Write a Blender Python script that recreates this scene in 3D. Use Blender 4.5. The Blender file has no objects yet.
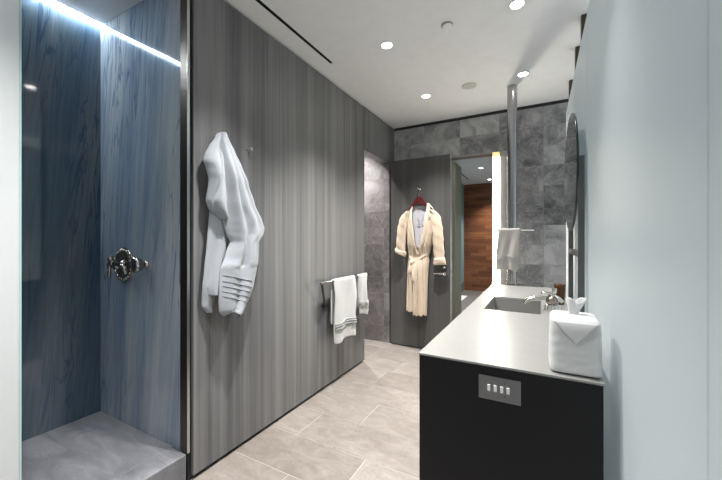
import bpy, math, random
from math import sin, cos, pi, radians
from mathutils import Vector, noise

random.seed(7)
scene = bpy.context.scene
COL = scene.collection

# ------------------------------------------------------------------ camera
cam_data = bpy.data.cameras.new('camera')
cam_data.sensor_width = 36.0
cam_data.lens = 330.1 / 722 * 36.0
cam_data.clip_start = 0.01
cam = bpy.data.objects.new('camera', cam_data)
cam.location = (0, 0, 1.25)
cam.rotation_euler = (radians(90), 0, radians(28.38))
COL.objects.link(cam)
scene.camera = cam

# ------------------------------------------------------------------ world, exposure
world = bpy.data.worlds.new('daylight')
scene.world = world
world.use_nodes = True
wbg = world.node_tree.nodes['Background']
wbg.inputs['Color'].default_value = (0.88, 0.955, 1.0, 1)
wbg.inputs['Strength'].default_value = 1.25
scene.view_settings.view_transform = 'Standard'
scene.view_settings.look = 'None'
scene.view_settings.exposure = -0.15
scene.view_settings.gamma = 1.0
scene.view_settings.use_curve_mapping = False

LAMP_W = 300.0
VANITY_LAMP = .24      # share for the lamps over the vanity
STRIP_E = 40.0
LED_E = 210.0
LED_COLOR = (0.80, 0.92, 1.0)
LAMP_COLOR = (1.0, 0.985, 0.965)


# ================================================================== helpers
class MB:
    """collects geometry for ONE mesh object"""
    def __init__(self):
        self.v, self.f, self.mi, self.smooth = [], [], [], []

    def add(self, verts, faces, mi=0, smooth=False):
        o = len(self.v)
        self.v += [tuple(p) for p in verts]
        for f in faces:
            self.f.append(tuple(i + o for i in f)); self.mi.append(mi); self.smooth.append(smooth)
        return self

    def box(self, a, b, mi=0):
        (x0, y0, z0), (x1, y1, z1) = a, b
        x0, x1 = min(x0, x1), max(x0, x1); y0, y1 = min(y0, y1), max(y0, y1); z0, z1 = min(z0, z1), max(z0, z1)
        v = [(x0, y0, z0), (x1, y0, z0), (x1, y1, z0), (x0, y1, z0), (x0, y0, z1), (x1, y0, z1), (x1, y1, z1), (x0, y1, z1)]
        return self.add(v, [(0, 3, 2, 1), (4, 5, 6, 7), (0, 1, 5, 4), (1, 2, 6, 5), (2, 3, 7, 6), (3, 0, 4, 7)], mi)

    def rings(self, rings, closed=True, caps=True, mi=0, smooth=True):
        n = len(rings[0]); v = [p for r in rings for p in r]; f = []
        for i in range(len(rings) - 1):
            for j in range(n if closed else n - 1):
                k = (j + 1) % n
                f.append((i * n + j, i * n + k, (i + 1) * n + k, (i + 1) * n + j))
        if caps and closed:
            f.append(tuple(range(n - 1, -1, -1))); f.append(tuple((len(rings) - 1) * n + j for j in range(n)))
        return self.add(v, f, mi, smooth)

    def tube(self, path, rad, n=12, mi=0, flat=None):
        """round tube along a path; rad = number or list; flat = (scale, axis vector) squashes along an axis"""
        P = [Vector(p) for p in path]
        R = rad if isinstance(rad, (list, tuple)) else [rad] * len(P)
        rs, up = [], None
        for i, p in enumerate(P):
            t = (P[min(i + 1, len(P) - 1)] - P[max(i - 1, 0)]).normalized()
            if up is None:
                up = Vector((0, 0, 1)) if abs(t.z) < .9 else Vector((0, 1, 0))
            a = t.cross(up).normalized(); b = a.cross(t).normalized(); up = b
            r = []
            for k in range(n):
                w = 2 * pi * k / n
                d = (a * cos(w) + b * sin(w)) * R[i]
                if flat:
                    ax = Vector(flat[1]).normalized(); d -= ax * d.dot(ax) * (1 - flat[0])
                r.append(p + d)
            rs.append(r)
        return self.rings(rs, mi=mi)

    def lathe(self, prof, o, axis=(0, 0, 1), n=28, mi=0, flute=None):
        """prof: (radius, height) pairs; flute = (count, depth) scallops the outline"""
        ax = Vector(axis).normalized(); a = ax.orthogonal().normalized(); b = ax.cross(a)
        rs = []
        for r, h in prof:
            ring = []
            for k in range(n):
                w = 2 * pi * k / n
                q = r * (1 - (flute[1] * (.5 + .5 * cos(w * flute[0])) if flute else 0))
                ring.append(Vector(o) + ax * h + (a * cos(w) + b * sin(w)) * q)
            rs.append(ring)
        self.rings(rs, caps=False, mi=mi)
        for r, ring in ((prof[0][0], rs[0]), (prof[-1][0], rs[-1])):
            if r <= .0035:
                self.add(ring, [tuple(range(n))], mi, True)
        return self

    def grid(self, fn, nu, nv, mi=0, smooth=True):
        v = [fn(i / nu, j / nv) for j in range(nv + 1) for i in range(nu + 1)]
        f = [(j * (nu + 1) + i, j * (nu + 1) + i + 1, (j + 1) * (nu + 1) + i + 1, (j + 1) * (nu + 1) + i)
             for j in range(nv) for i in range(nu)]
        return self.add(v, f, mi, smooth)

    def extrude(self, pts, d, mi=0):
        d = Vector(d); n = len(pts)
        A = [Vector(p) for p in pts]; B = [p + d for p in A]
        f = [tuple(range(n - 1, -1, -1)), tuple(range(n, 2 * n))] + [(i, (i + 1) % n, n + (i + 1) % n, n + i) for i in range(n)]
        return self.add(A + B, f, mi)

    def build(self, name, mats, parent=None, bevel=0, seg=2, sub=0, solid=0, origin=None, offset=-1):
        mats = mats if isinstance(mats, (list, tuple)) else [mats]
        if parent is not None:
            o = Vector((0, 0, 0)); q = parent
            while q is not None:
                o += q.location; q = q.parent
        elif origin is not None:
            o = Vector(origin)
        else:
            xs = [p[0] for p in self.v]; ys = [p[1] for p in self.v]; zs = [p[2] for p in self.v]
            o = Vector(((min(xs) + max(xs)) / 2, (min(ys) + max(ys)) / 2, min(zs)))
        me = bpy.data.meshes.new(name)
        me.from_pydata([tuple(Vector(p) - o) for p in self.v], [], self.f)
        for m in mats:
            me.materials.append(m)
        me.polygons.foreach_set('material_index', self.mi)
        me.polygons.foreach_set('use_smooth', self.smooth)
        me.update()
        ob = bpy.data.objects.new(name, me)
        COL.objects.link(ob)
        if parent is not None:
            ob.parent = parent
        else:
            ob.location = o
        if solid:
            s = ob.modifiers.new('solidify', 'SOLIDIFY'); s.thickness = solid; s.offset = offset
        if bevel:
            b = ob.modifiers.new('bevel', 'BEVEL'); b.width = bevel; b.segments = seg; b.limit_method = 'ANGLE'
        if sub:
            s = ob.modifiers.new('subdivision', 'SUBSURF'); s.levels = sub; s.render_levels = sub
        return ob


def tag(o, label=None, cat=None, group=None, kind=None):
    if label: o['label'] = label
    if cat: o['category'] = cat
    if group: o['group'] = group
    if kind: o['kind'] = kind
    return o


def thing(name, loc, label, cat, group=None):
    o = bpy.data.objects.new(name, None)
    o.empty_display_size = .05
    o.location = loc
    COL.objects.link(o)
    return tag(o, label, cat, group)


def structure(o, label=None, cat=None):
    return tag(o, label, cat, None, 'structure')


def copy_thing(o, loc, label, parent=None):
    c = o.copy(); COL.objects.link(c)
    if parent is None:
        c.location = loc; c['label'] = label
    else:
        c.parent = parent
    for ch in [x for x in bpy.data.objects if x.parent == o]:
        copy_thing(ch, None, None, c)
    return c


# ------------------------------------------------------------------ node helpers
def new_mat(name):
    m = bpy.data.materials.new(name); m.use_nodes = True
    nt = m.node_tree
    return m, nt, nt.nodes['Principled BSDF']


def node(nt, typ, **kw):
    n = nt.nodes.new(typ)
    for k, v in kw.items():
        if k in n.inputs: n.inputs[k].default_value = v
        else: setattr(n, k, v)
    return n


def plain(name, color, rough=.5, metal=0.0, coat=0.0, bump=None, spec=.5):
    m, nt, b = new_mat(name)
    b.inputs['Base Color'].default_value = (*color, 1)
    b.inputs['Roughness'].default_value = rough
    b.inputs['Metallic'].default_value = metal
    b.inputs['Coat Weight'].default_value = coat
    b.inputs['Specular IOR Level'].default_value = spec
    tc = node(nt, 'ShaderNodeNewGeometry')
    n = node(nt, 'ShaderNodeTexNoise'); n.inputs['Scale'].default_value = bump[0] if bump else 12
    n.inputs['Detail'].default_value = 3
    nt.links.new(tc.outputs['Position'], n.inputs['Vector'])
    mx = node(nt, 'ShaderNodeMix', data_type='RGBA')
    mx.inputs['A'].default_value = (*[c * .94 for c in color], 1)
    mx.inputs['B'].default_value = (*[min(1, c * 1.05) for c in color], 1)
    nt.links.new(n.outputs['Fac'], mx.inputs['Factor'])
    nt.links.new(mx.outputs['Result'], b.inputs['Base Color'])
    if bump:
        bp = node(nt, 'ShaderNodeBump'); bp.inputs['Strength'].default_value = bump[1]; bp.inputs['Distance'].default_value = bump[2]
        nt.links.new(n.outputs['Fac'], bp.inputs['Height']); nt.links.new(bp.outputs['Normal'], b.inputs['Normal'])
    return m


def emit(name, color, e):
    m, nt, b = new_mat(name)
    b.inputs['Base Color'].default_value = (.8, .8, .8, 1)
    b.inputs['Emission Color'].default_value = (*color, 1)
    b.inputs['Emission Strength'].default_value = e
    return m


def ramp(nt, stops):
    r = node(nt, 'ShaderNodeValToRGB'); cr = r.color_ramp
    while len(cr.elements) < len(stops): cr.elements.new(.5)
    for e, (p, c) in zip(cr.elements, stops):
        e.position = p; e.color = (*c, 1)
    return r


def mapped_noise(nt, scale3, scale=1.0, detail=4, distortion=0.0, rough=.55, vec=None):
    if vec is None:
        vec = node(nt, 'ShaderNodeNewGeometry').outputs['Position']
    mp = node(nt, 'ShaderNodeMapping'); mp.inputs['Scale'].default_value = scale3
    n = node(nt, 'ShaderNodeTexNoise')
    n.inputs['Scale'].default_value = scale; n.inputs['Detail'].default_value = detail
    n.inputs['Distortion'].default_value = distortion; n.inputs['Roughness'].default_value = rough
    nt.links.new(vec, mp.inputs['Vector']); nt.links.new(mp.outputs['Vector'], n.inputs['Vector'])
    return n


def veneer(name, dark, light, horiz=(1, 1)):
    """grey reconstituted veneer with fine straight vertical grain"""
    m, nt, b = new_mat(name)
    n1 = mapped_noise(nt, (17 * horiz[0], 17 * horiz[1], .22), detail=4)
    n2 = mapped_noise(nt, (150 * horiz[0], 150 * horiz[1], 1.0), detail=3)
    n3 = mapped_noise(nt, (4 * horiz[0], 4 * horiz[1], .15), detail=2)
    a = node(nt, 'ShaderNodeMath', operation='MULTIPLY'); a.inputs[1].default_value = .45
    nt.links.new(n1.outputs['Fac'], a.inputs[0])
    c = node(nt, 'ShaderNodeMath', operation='MULTIPLY_ADD'); c.inputs[1].default_value = .25
    nt.links.new(n2.outputs['Fac'], c.inputs[0]); nt.links.new(a.outputs[0], c.inputs[2])
    d = node(nt, 'ShaderNodeMath', operation='MULTIPLY_ADD'); d.inputs[1].default_value = .3
    nt.links.new(n3.outputs['Fac'], d.inputs[0]); nt.links.new(c.outputs[0], d.inputs[2])
    r = ramp(nt, [(.34, dark), (.66, light)])
    nt.links.new(d.outputs[0], r.inputs['Fac']); nt.links.new(r.outputs['Color'], b.inputs['Base Color'])
    b.inputs['Roughness'].default_value = .38
    return m


def tile_mat(name, stops, rough=.5, vein=None, scale=3.0, bump=.15, stretch=(1, 1, 1), vary=.26):
    """stone tile; the corner attribute 'tile' gives every tile its own tint and its own piece of veining"""
    m, nt, b = new_mat(name)
    at = node(nt, 'ShaderNodeAttribute', attribute_name='tile')
    geo = node(nt, 'ShaderNodeNewGeometry')
    sc = node(nt, 'ShaderNodeVectorMath', operation='SCALE'); sc.inputs['Scale'].default_value = 37
    nt.links.new(at.outputs['Color'], sc.inputs[0])
    ad = node(nt, 'ShaderNodeVectorMath', operation='ADD')
    nt.links.new(geo.outputs['Position'], ad.inputs[0]); nt.links.new(sc.outputs['Vector'], ad.inputs[1])
    n1 = mapped_noise(nt, stretch, scale, 8, 1.2, .62, ad.outputs['Vector'])
    n2 = mapped_noise(nt, (1, 1, 1), 60, 3, 0, .6, ad.outputs['Vector'])
    sep = node(nt, 'ShaderNodeSeparateColor'); nt.links.new(at.outputs['Color'], sep.inputs['Color'])
    k = node(nt, 'ShaderNodeMath', operation='MULTIPLY_ADD'); k.inputs[1].default_value = vary; k.inputs[2].default_value = -vary / 2
    nt.links.new(sep.outputs['Red'], k.inputs[0])
    k2 = node(nt, 'ShaderNodeMath', operation='ADD'); nt.links.new(k.outputs[0], k2.inputs[0]); nt.links.new(n1.outputs['Fac'], k2.inputs[1])
    k3 = node(nt, 'ShaderNodeMath', operation='MULTIPLY_ADD'); k3.inputs[1].default_value = .22; 
    nt.links.new(n2.outputs['Fac'], k3.inputs[0]); nt.links.new(k2.outputs[0], k3.inputs[2])
    s = node(nt, 'ShaderNodeMath', operation='SUBTRACT'); s.inputs[1].default_value = .11
    nt.links.new(k3.outputs[0], s.inputs[0])
    r = ramp(nt, stops); nt.links.new(s.outputs[0], r.inputs['Fac'])
    out = r.outputs['Color']
    if vein:
        nv = mapped_noise(nt, stretch, scale * .9, 5, 2.2, .6, ad.outputs['Vector'])
        q = node(nt, 'ShaderNodeMath', operation='SUBTRACT'); q.inputs[1].default_value = .5
        nt.links.new(nv.outputs['Fac'], q.inputs[0])
        qa = node(nt, 'ShaderNodeMath', operation='ABSOLUTE'); nt.links.new(q.outputs[0], qa.inputs[0])
        qr = ramp(nt, [(0, (1, 1, 1)), (vein[1], (0, 0, 0))]); nt.links.new(qa.outputs[0], qr.inputs['Fac'])
        ml = node(nt, 'ShaderNodeMath', operation='MULTIPLY'); ml.inputs[1].default_value = vein[2]
        nt.links.new(qr.outputs['Color'], ml.inputs[0])
        mx = node(nt, 'ShaderNodeMix', data_type='RGBA'); mx.inputs['B'].default_value = (*vein[0], 1)
        nt.links.new(ml.outputs[0], mx.inputs['Factor']); nt.links.new(out, mx.inputs['A']); out = mx.outputs['Result']
    nt.links.new(out, b.inputs['Base Color'])
    b.inputs['Roughness'].default_value = rough
    bp = node(nt, 'ShaderNodeBump'); bp.inputs['Strength'].default_value = bump; bp.inputs['Distance'].default_value = .004
    nt.links.new(n1.outputs['Fac'], bp.inputs['Height']); nt.links.new(bp.outputs['Normal'], b.inputs['Normal'])
    return m


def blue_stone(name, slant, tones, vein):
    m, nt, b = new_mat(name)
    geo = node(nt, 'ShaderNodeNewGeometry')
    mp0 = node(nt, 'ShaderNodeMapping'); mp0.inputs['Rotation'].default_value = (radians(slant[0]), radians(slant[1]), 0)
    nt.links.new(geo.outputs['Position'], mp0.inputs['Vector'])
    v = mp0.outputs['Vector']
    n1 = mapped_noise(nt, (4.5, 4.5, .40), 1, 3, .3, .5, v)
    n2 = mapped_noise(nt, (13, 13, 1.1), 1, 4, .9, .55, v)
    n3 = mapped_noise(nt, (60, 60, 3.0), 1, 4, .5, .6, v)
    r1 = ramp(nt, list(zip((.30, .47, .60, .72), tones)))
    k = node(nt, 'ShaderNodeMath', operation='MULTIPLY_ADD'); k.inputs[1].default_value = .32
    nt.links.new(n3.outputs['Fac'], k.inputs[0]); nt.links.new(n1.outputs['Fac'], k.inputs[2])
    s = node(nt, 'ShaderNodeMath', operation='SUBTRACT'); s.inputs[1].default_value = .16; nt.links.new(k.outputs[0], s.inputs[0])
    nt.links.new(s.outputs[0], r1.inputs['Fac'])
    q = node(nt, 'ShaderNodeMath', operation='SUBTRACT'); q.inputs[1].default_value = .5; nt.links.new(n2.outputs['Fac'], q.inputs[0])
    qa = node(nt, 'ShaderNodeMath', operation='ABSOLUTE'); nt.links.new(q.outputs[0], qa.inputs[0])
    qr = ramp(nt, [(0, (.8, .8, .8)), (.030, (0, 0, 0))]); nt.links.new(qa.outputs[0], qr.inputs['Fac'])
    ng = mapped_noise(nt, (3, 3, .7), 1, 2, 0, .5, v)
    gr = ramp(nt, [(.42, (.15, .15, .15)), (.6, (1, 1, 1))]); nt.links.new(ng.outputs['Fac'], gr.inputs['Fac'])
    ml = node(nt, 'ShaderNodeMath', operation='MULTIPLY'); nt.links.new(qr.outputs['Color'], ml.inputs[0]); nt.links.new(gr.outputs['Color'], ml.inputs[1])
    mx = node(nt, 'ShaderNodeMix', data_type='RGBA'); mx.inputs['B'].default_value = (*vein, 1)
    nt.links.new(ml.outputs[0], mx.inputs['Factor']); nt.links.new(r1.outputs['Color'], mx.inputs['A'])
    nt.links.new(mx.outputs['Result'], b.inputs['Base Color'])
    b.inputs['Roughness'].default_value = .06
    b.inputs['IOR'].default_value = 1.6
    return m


def frosted(name, color, trans=.5):
    m = bpy.data.materials.new(name); m.use_nodes = True
    nt = m.node_tree; nt.nodes.clear()
    out = node(nt, 'ShaderNodeOutputMaterial')
    geo = node(nt, 'ShaderNodeNewGeometry')
    n = node(nt, 'ShaderNodeTexNoise'); n.inputs['Scale'].default_value = 1.7; n.inputs['Detail'].default_value = 2
    nt.links.new(geo.outputs['Position'], n.inputs['Vector'])
    mxc = node(nt, 'ShaderNodeMix', data_type='RGBA')
    mxc.inputs['A'].default_value = (*[c * .97 for c in color], 1); mxc.inputs['B'].default_value = (*color, 1)
    nt.links.new(n.outputs['Fac'], mxc.inputs['Factor'])
    d = node(nt, 'ShaderNodeBsdfDiffuse'); t = node(nt, 'ShaderNodeBsdfTranslucent')
    g = node(nt, 'ShaderNodeBsdfGlossy'); g.inputs['Roughness'].default_value = .42
    nt.links.new(mxc.outputs['Result'], d.inputs['Color']); nt.links.new(mxc.outputs['Result'], t.inputs['Color'])
    m1 = node(nt, 'ShaderNodeMixShader'); m1.inputs['Fac'].default_value = trans
    nt.links.new(d.outputs[0], m1.inputs[1]); nt.links.new(t.outputs[0], m1.inputs[2])
    fr = node(nt, 'ShaderNodeFresnel'); fr.inputs['IOR'].default_value = 1.35
    fm = node(nt, 'ShaderNodeMath', operation='MULTIPLY'); fm.inputs[1].default_value = .3
    nt.links.new(fr.outputs[0], fm.inputs[0])
    m2 = node(nt, 'ShaderNodeMixShader')
    nt.links.new(fm.outputs[0], m2.inputs['Fac']); nt.links.new(m1.outputs[0], m2.inputs[1]); nt.links.new(g.outputs[0], m2.inputs[2])
    nt.links.new(m2.outputs[0], out.inputs['Surface'])
    return m


def wood_planks(name):
    m, nt, b = new_mat(name)
    geo = node(nt, 'ShaderNodeNewGeometry')
    sep = node(nt, 'ShaderNodeSeparateXYZ'); nt.links.new(geo.outputs['Position'], sep.inputs[0])
    dv = node(nt, 'ShaderNodeMath', operation='DIVIDE'); dv.inputs[1].default_value = .085; nt.links.new(sep.outputs['Z'], dv.inputs[0])
    fl = node(nt, 'ShaderNodeMath', operation='FLOOR'); nt.links.new(dv.outputs[0], fl.inputs[0])
    xo = node(nt, 'ShaderNodeMath', operation='MULTIPLY_ADD'); xo.inputs[1].default_value = .37
    nt.links.new(fl.outputs[0], xo.inputs[0]); nt.links.new(sep.outputs['X'], xo.inputs[2])
    xd = node(nt, 'ShaderNodeMath', operation='DIVIDE'); xd.inputs[1].default_value = .55; nt.links.new(xo.outputs[0], xd.inputs[0])
    xf = node(nt, 'ShaderNodeMath', operation='FLOOR'); nt.links.new(xd.outputs[0], xf.inputs[0])
    cb = node(nt, 'ShaderNodeCombineXYZ'); nt.links.new(xf.outputs[0], cb.inputs['X']); nt.links.new(fl.outputs[0], cb.inputs['Z'])
    wn = node(nt, 'ShaderNodeTexWhiteNoise'); nt.links.new(cb.outputs[0], wn.inputs['Vector'])
    n = mapped_noise(nt, (2.0, 2.0, 45), 1, 5, .8)
    k = node(nt, 'ShaderNodeMath', operation='MULTIPLY_ADD'); k.inputs[1].default_value = .28
    nt.links.new(wn.outputs['Value'], k.inputs[0]); 
    k2 = node(nt, 'ShaderNodeMath', operation='MULTIPLY'); k2.inputs[1].default_value = .78; nt.links.new(n.outputs['Fac'], k2.inputs[0])
    nt.links.new(k2.outputs[0], k.inputs[2])
    r = ramp(nt, [(.2, (.070, .022, .010)), (.5, (.165, .060, .026)), (.85, (.36, .15, .065))])
    nt.links.new(k.outputs[0], r.inputs['Fac']); nt.links.new(r.outputs['Color'], b.inputs['Base Color'])
    b.inputs['Roughness'].default_value = .35
    return m


def terry(name, color, scale=190, strength=.9):
    m, nt, b = new_mat(name)
    tc = node(nt, 'ShaderNodeNewGeometry')
    n = node(nt, 'ShaderNodeTexNoise'); n.inputs['Scale'].default_value = scale; n.inputs['Detail'].default_value = 2
    nt.links.new(tc.outputs['Position'], n.inputs['Vector'])
    r = ramp(nt, [(.3, tuple(c * .90 for c in color)), (.6, color)])
    nt.links.new(n.outputs['Fac'], r.inputs['Fac']); nt.links.new(r.outputs['Color'], b.inputs['Base Color'])
    bp = node(nt, 'ShaderNodeBump'); bp.inputs['Strength'].default_value = strength; bp.inputs['Distance'].default_value = .004
    nt.links.new(n.outputs['Fac'], bp.inputs['Height']); nt.links.new(bp.outputs['Normal'], b.inputs['Normal'])
    b.inputs['Roughness'].default_value = .95
    b.inputs['Sheen Weight'].default_value = .2
    b.inputs['Specular IOR Level'].default_value = .1
    return m


# ------------------------------------------------------------------ materials
M = {}
M['ceiling'] = plain('ceiling_paint', (.79, .80, .81), .9)
M['veneer'] = veneer('grey_veneer', (.060, .062, .067), (.235, .235, .236))
M['veneer_door'] = veneer('charcoal_veneer', (.058, .058, .058), (.125, .120, .116))
M['shadow_gap'] = plain('black_reveal', (.012, .012, .014), .6)
M['grout'] = plain('light_grout', (.40, .38, .355), .9)
M['grout_dark'] = plain('grey_grout', (.26, .26, .26), .9)
M['floor'] = tile_mat('beige_limestone', [(.25, (.162, .138, .121)), (.5, (.222, .194, .173)), (.75, (.285, .254, .230))], .42, ((.14, .125, .112), .03, .35), 4.5, .25, (1, 2.2, 1))
M['slate'] = tile_mat('grey_slate', [(.20, (.060, .062, .066)), (.42, (.165, .167, .172)), (.58, (.30, .30, .303)), (.8, (.48, .48, .48))], .45, ((.50, .50, .50), .014, .4), 4.0, .8, vary=.42)
M['slate_wc'] = tile_mat('warm_grey_slate', [(.22, (.075, .068, .070)), (.48, (.165, .150, .152)), (.62, (.23, .212, .212)), (.8, (.32, .30, .30))], .5, ((.42, .40, .40), .016, .4), 4.0, .6)
M['hall_floor'] = plain('dark_grey_stone_floor', (.11, .10, .095), .45, bump=(9, .1, .003))
M['blue_shaded'] = blue_stone('blue_quartzite_shaded', (4, 0), ((.028, .060, .105), (.070, .105, .140), (.105, .130, .155), (.20, .225, .24)), (.016, .040, .085))  # tones darkened: the side wall's shade is put into the stone colour
M['blue_lit'] = blue_stone('blue_quartzite_lit', (0, -6), ((.13, .18, .26), (.235, .275, .32), (.32, .345, .37), (.40, .41, .42)), (.060, .095, .17))  # tones lightened and greyed: light on the end wall painted into the stone
M['pan'] = tile_mat('grey_stone_slab', [(.25, (.13, .13, .14)), (.5, (.20, .20, .215)), (.75, (.28, .28, .295))], .5, ((.12, .12, .13), .03, .3), 3.0, .4, (1, 3.0, 1))
M['white_wall'] = plain('white_paint', (.75, .75, .74), .85)
M['teal_wall'] = plain('teal_paint', (.20, .31, .335), .7)
M['grey_base'] = plain('grey_painted_base', (.13, .14, .14), .6)
M['green_grey'] = plain('green_grey_paint', (.34, .37, .31), .5)
M['wood'] = wood_planks('walnut_planks')
M['glass'] = frosted('frosted_glass', (.81, .86, .87), .5)
M['glass_shower'] = frosted('frosted_shower_glass', (.90, .915, .92), .4)
M['glass_edge'] = plain('polished_glass_edge', (.45, .62, .60), .2)
M['bronze'] = plain('dark_bronze', (.085, .068, .052), .35, .9)
M['post_metal'] = plain('dark_grey_post', (.10, .095, .09), .45, .4)
M['steel'] = plain('brushed_steel', (.62, .62, .63), .30, 1.0)
M['pole_steel'] = plain('polished_steel_pole', (.38, .38, .39), .24, 1.0)
M['chrome'] = plain('chrome', (.82, .80, .78), .08, 1.0)
M['nickel'] = plain('aged_nickel', (.42, .38, .34), .16, 1.0)
M['frame_metal'] = plain('satin_aluminium', (.36, .35, .34), .38, .85)
M['upright'] = plain('dark_satin_metal', (.13, .13, .13), .45, .5)
M['mirror'] = plain('mirror_glass', (.62, .66, .65), .02, 1.0)
M['mirror_edge'] = plain('dark_green_mirror_edge', (.03, .045, .042), .2)
M['plate_steel'] = plain('dull_steel_plate', (.33, .335, .35), .35, 1.0)
M['black_cabinet'] = plain('near_black_lacquer', (.007, .007, .0085), .5, spec=.3)
M['counter'] = plain('pale_grey_concrete', (.30, .295, .28), .26, bump=(30, .03, .002))
M['sink'] = plain('grey_sink_stone', (.23, .225, .215), .4)
M['towel_grey'] = terry('pale_grey_terry', (.41, .43, .46), 260, 1.0)
M['towel_white'] = terry('white_terry', (.58, .58, .57))
M['towel_beige'] = terry('warm_grey_terry', (.47, .445, .415))
M['band'] = plain('blue_grey_embroidery', (.06, .07, .085), .9)
M['band_light'] = plain('soft_grey_embroidery', (.40, .41, .42), .9)
M['robe'] = terry('cream_robe_cloth', (.72, .585, .45), 320, .3)
M['robe_trim'] = terry('cream_collar_cloth', (.73, .60, .47), 320, .3)
M['lining'] = terry('white_robe_lining', (.58, .58, .62), 140, .2)
M['emblem'] = plain('grey_embroidery', (.22, .21, .23), .9)
M['hanger'] = plain('dark_red_wood', (.075, .010, .012), .3)
M['cover'] = plain('white_box_cover', (.66, .66, .66), .9, bump=(500, .3, .001))
M['tissue'] = plain('white_tissue', (.74, .74, .74), .9)
M['white_plastic'] = plain('white_plastic', (.75, .75, .73), .5)
M['amber'] = plain('amber_brown_glass', (.10, .040, .013), .12, .3)
M['speaker'] = plain('grey_speaker_mesh', (.50, .49, .47), .9)
M['lamp'] = emit('downlight_glow', (1.0, .96, .90), 30)
M['strip'] = emit('warm_strip_glow', (1.0, .93, .78), STRIP_E)
M['strip_cap'] = emit('amber_strip_edge', (1.0, .62, .12), 1.1)
M['led'] = emit('cool_led_glow', LED_COLOR, LED_E)

H = 2.63            # ceiling height
XW = -1.584         # left panel wall
YB = 3.80           # back wall


def tiled(name, rects, clips, to3d, depth, tile_m, grout_m, gap=.003, seed=1):
    """tiles as real raised quads over a grout slab: rects (u0,v0,u1,v1) clipped to the regions in clips"""
    rnd = random.Random(seed)
    mb = MB(); cols = []
    for (u0, v0, u1, v1) in rects:
        col = (rnd.random(), rnd.random(), rnd.random(), 1)
        for (a0, b0, a1, b1) in clips:
            p0, q0, p1, q1 = max(u0, a0), max(v0, b0), min(u1, a1), min(v1, b1)
            if p1 - p0 < .012 or q1 - q0 < .012: continue
            g = gap / 2
            o = [(p0 + g, q0 + g), (p1 - g, q0 + g), (p1 - g, q1 - g), (p0 + g, q1 - g)]
            top = [to3d(u, v, 0) for u, v in o]; bot = [to3d(u, v, -depth) for u, v in o]
            mb.add(top + bot, [(0, 1, 2, 3), (0, 4, 5, 1), (1, 5, 6, 2), (2, 6, 7, 3), (3, 7, 4, 0)], 0)
            cols += [col] * 20
    for (a0, b0, a1, b1) in clips:
        v = [to3d(u, w, -.0015) for u, w in ((a0, b0), (a1, b0), (a1, b1), (a0, b1))]
        mb.add(v, [(0, 1, 2, 3)], 1); cols += [(.5, .5, .5, 1)] * 4
    ob = mb.build(name, [tile_m, grout_m], origin=(0, 0, 0))
    at = ob.data.color_attributes.new('tile', 'FLOAT_COLOR', 'CORNER')
    at.data.foreach_set('color', [c for q in cols for c in q])
    return ob


# ================================================================== STRUCTURE
# floor: long tiles in rows, every row shifted
rects = []
row_joint = {-1: -1.176, 0: -.87, 1: -1.372, 2: -1.07, 3: -.70, 4: -1.27}
for r in range(-10, 12):
    y0 = 1.365 + .3025 * r
    xj = row_joint.get(r, random.uniform(-1.4, -.6))
    for k in range(-3, 5):
        rects.append((xj + .91 * k, y0, xj + .91 * (k + 1), y0 + .3025))
fl = tiled('floor', rects, [(-1.60, -1.6, .35, 3.86), (-2.95, 2.5, -1.60, 3.70)], lambda u, v, d: (u, v, d), .004, M['floor'], M['grout'], .005, 3)
structure(fl)
structure(MB().box((-3.2, -2.0, -.10), (1.6, 3.86, -.006)).build('floor', M['grout']))
structure(MB().box((-2.0, 3.86, -.10), (1.6, 9.0, 0)).build('floor', M['hall_floor']))

# ceiling with a real slot for the linear diffuser
SX0, SX1, SY0, SY1 = -1.437, -1.414, 1.0, 2.164
cl = MB()
cl.box((-3.2, -2.0, H), (SX0, 9.0, H + .12)); cl.box((SX1, -2.0, H), (1.0, 9.0, H + .12))
cl.box((SX0, -2.0, H), (SX1, SY0, H + .12)); cl.box((SX0, SY1, H), (SX1, 6.93, H + .12)); cl.box((SX0, 7.83, H), (SX1, 9.0, H + .12))
structure(cl.build('ceiling', M['ceiling']))

# left wall: veneer panels (each a part) with shadow gaps
wl = tag(MB().box((XW - .12, 1.078, .0), (XW - .02, 3.0, H)).build('wall_left', M['shadow_gap']), None, None, None, 'structure')
for (a, b, z0, z1) in ((1.098, 2.1675, .022, H - .014), (2.1705, 2.985, .022, H - .014)):
    MB().box((XW - .02, a, z0), (XW, b, z1)).build('wall_panel', M['veneer'], wl, .001, 1)
MB().box((XW - .12, 2.988, .022), (XW, 3.005, H - .014)).build('wall_panel', M['veneer'], wl)
structure(MB().box((XW - .12, 3.005, 2.19), (XW - .02, YB, H)).box((XW - .12, 3.71, 0), (XW - .02, YB, 2.19)).box((XW - .02, 3.005, 2.20), (XW, YB, H - .014)).box((XW - .02, 3.715, 0), (XW, YB, 2.20)).build('wall_left', M['veneer']))
structure(MB().box((XW - .02, 3.005, H - .014), (XW - .012, YB, H)).build('trim_1', M['shadow_gap']))
# bronze end trim where the shower starts
structure(MB().box((-1.648, 1.066, .153), (-1.592, 1.080, H)).build('trim_2', M['bronze'], bevel=.001))
structure(MB().box((-1.5915, 1.066, .153), (-1.588, 1.080, H)).build('trim_3', M['steel'], bevel=.001))

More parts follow.
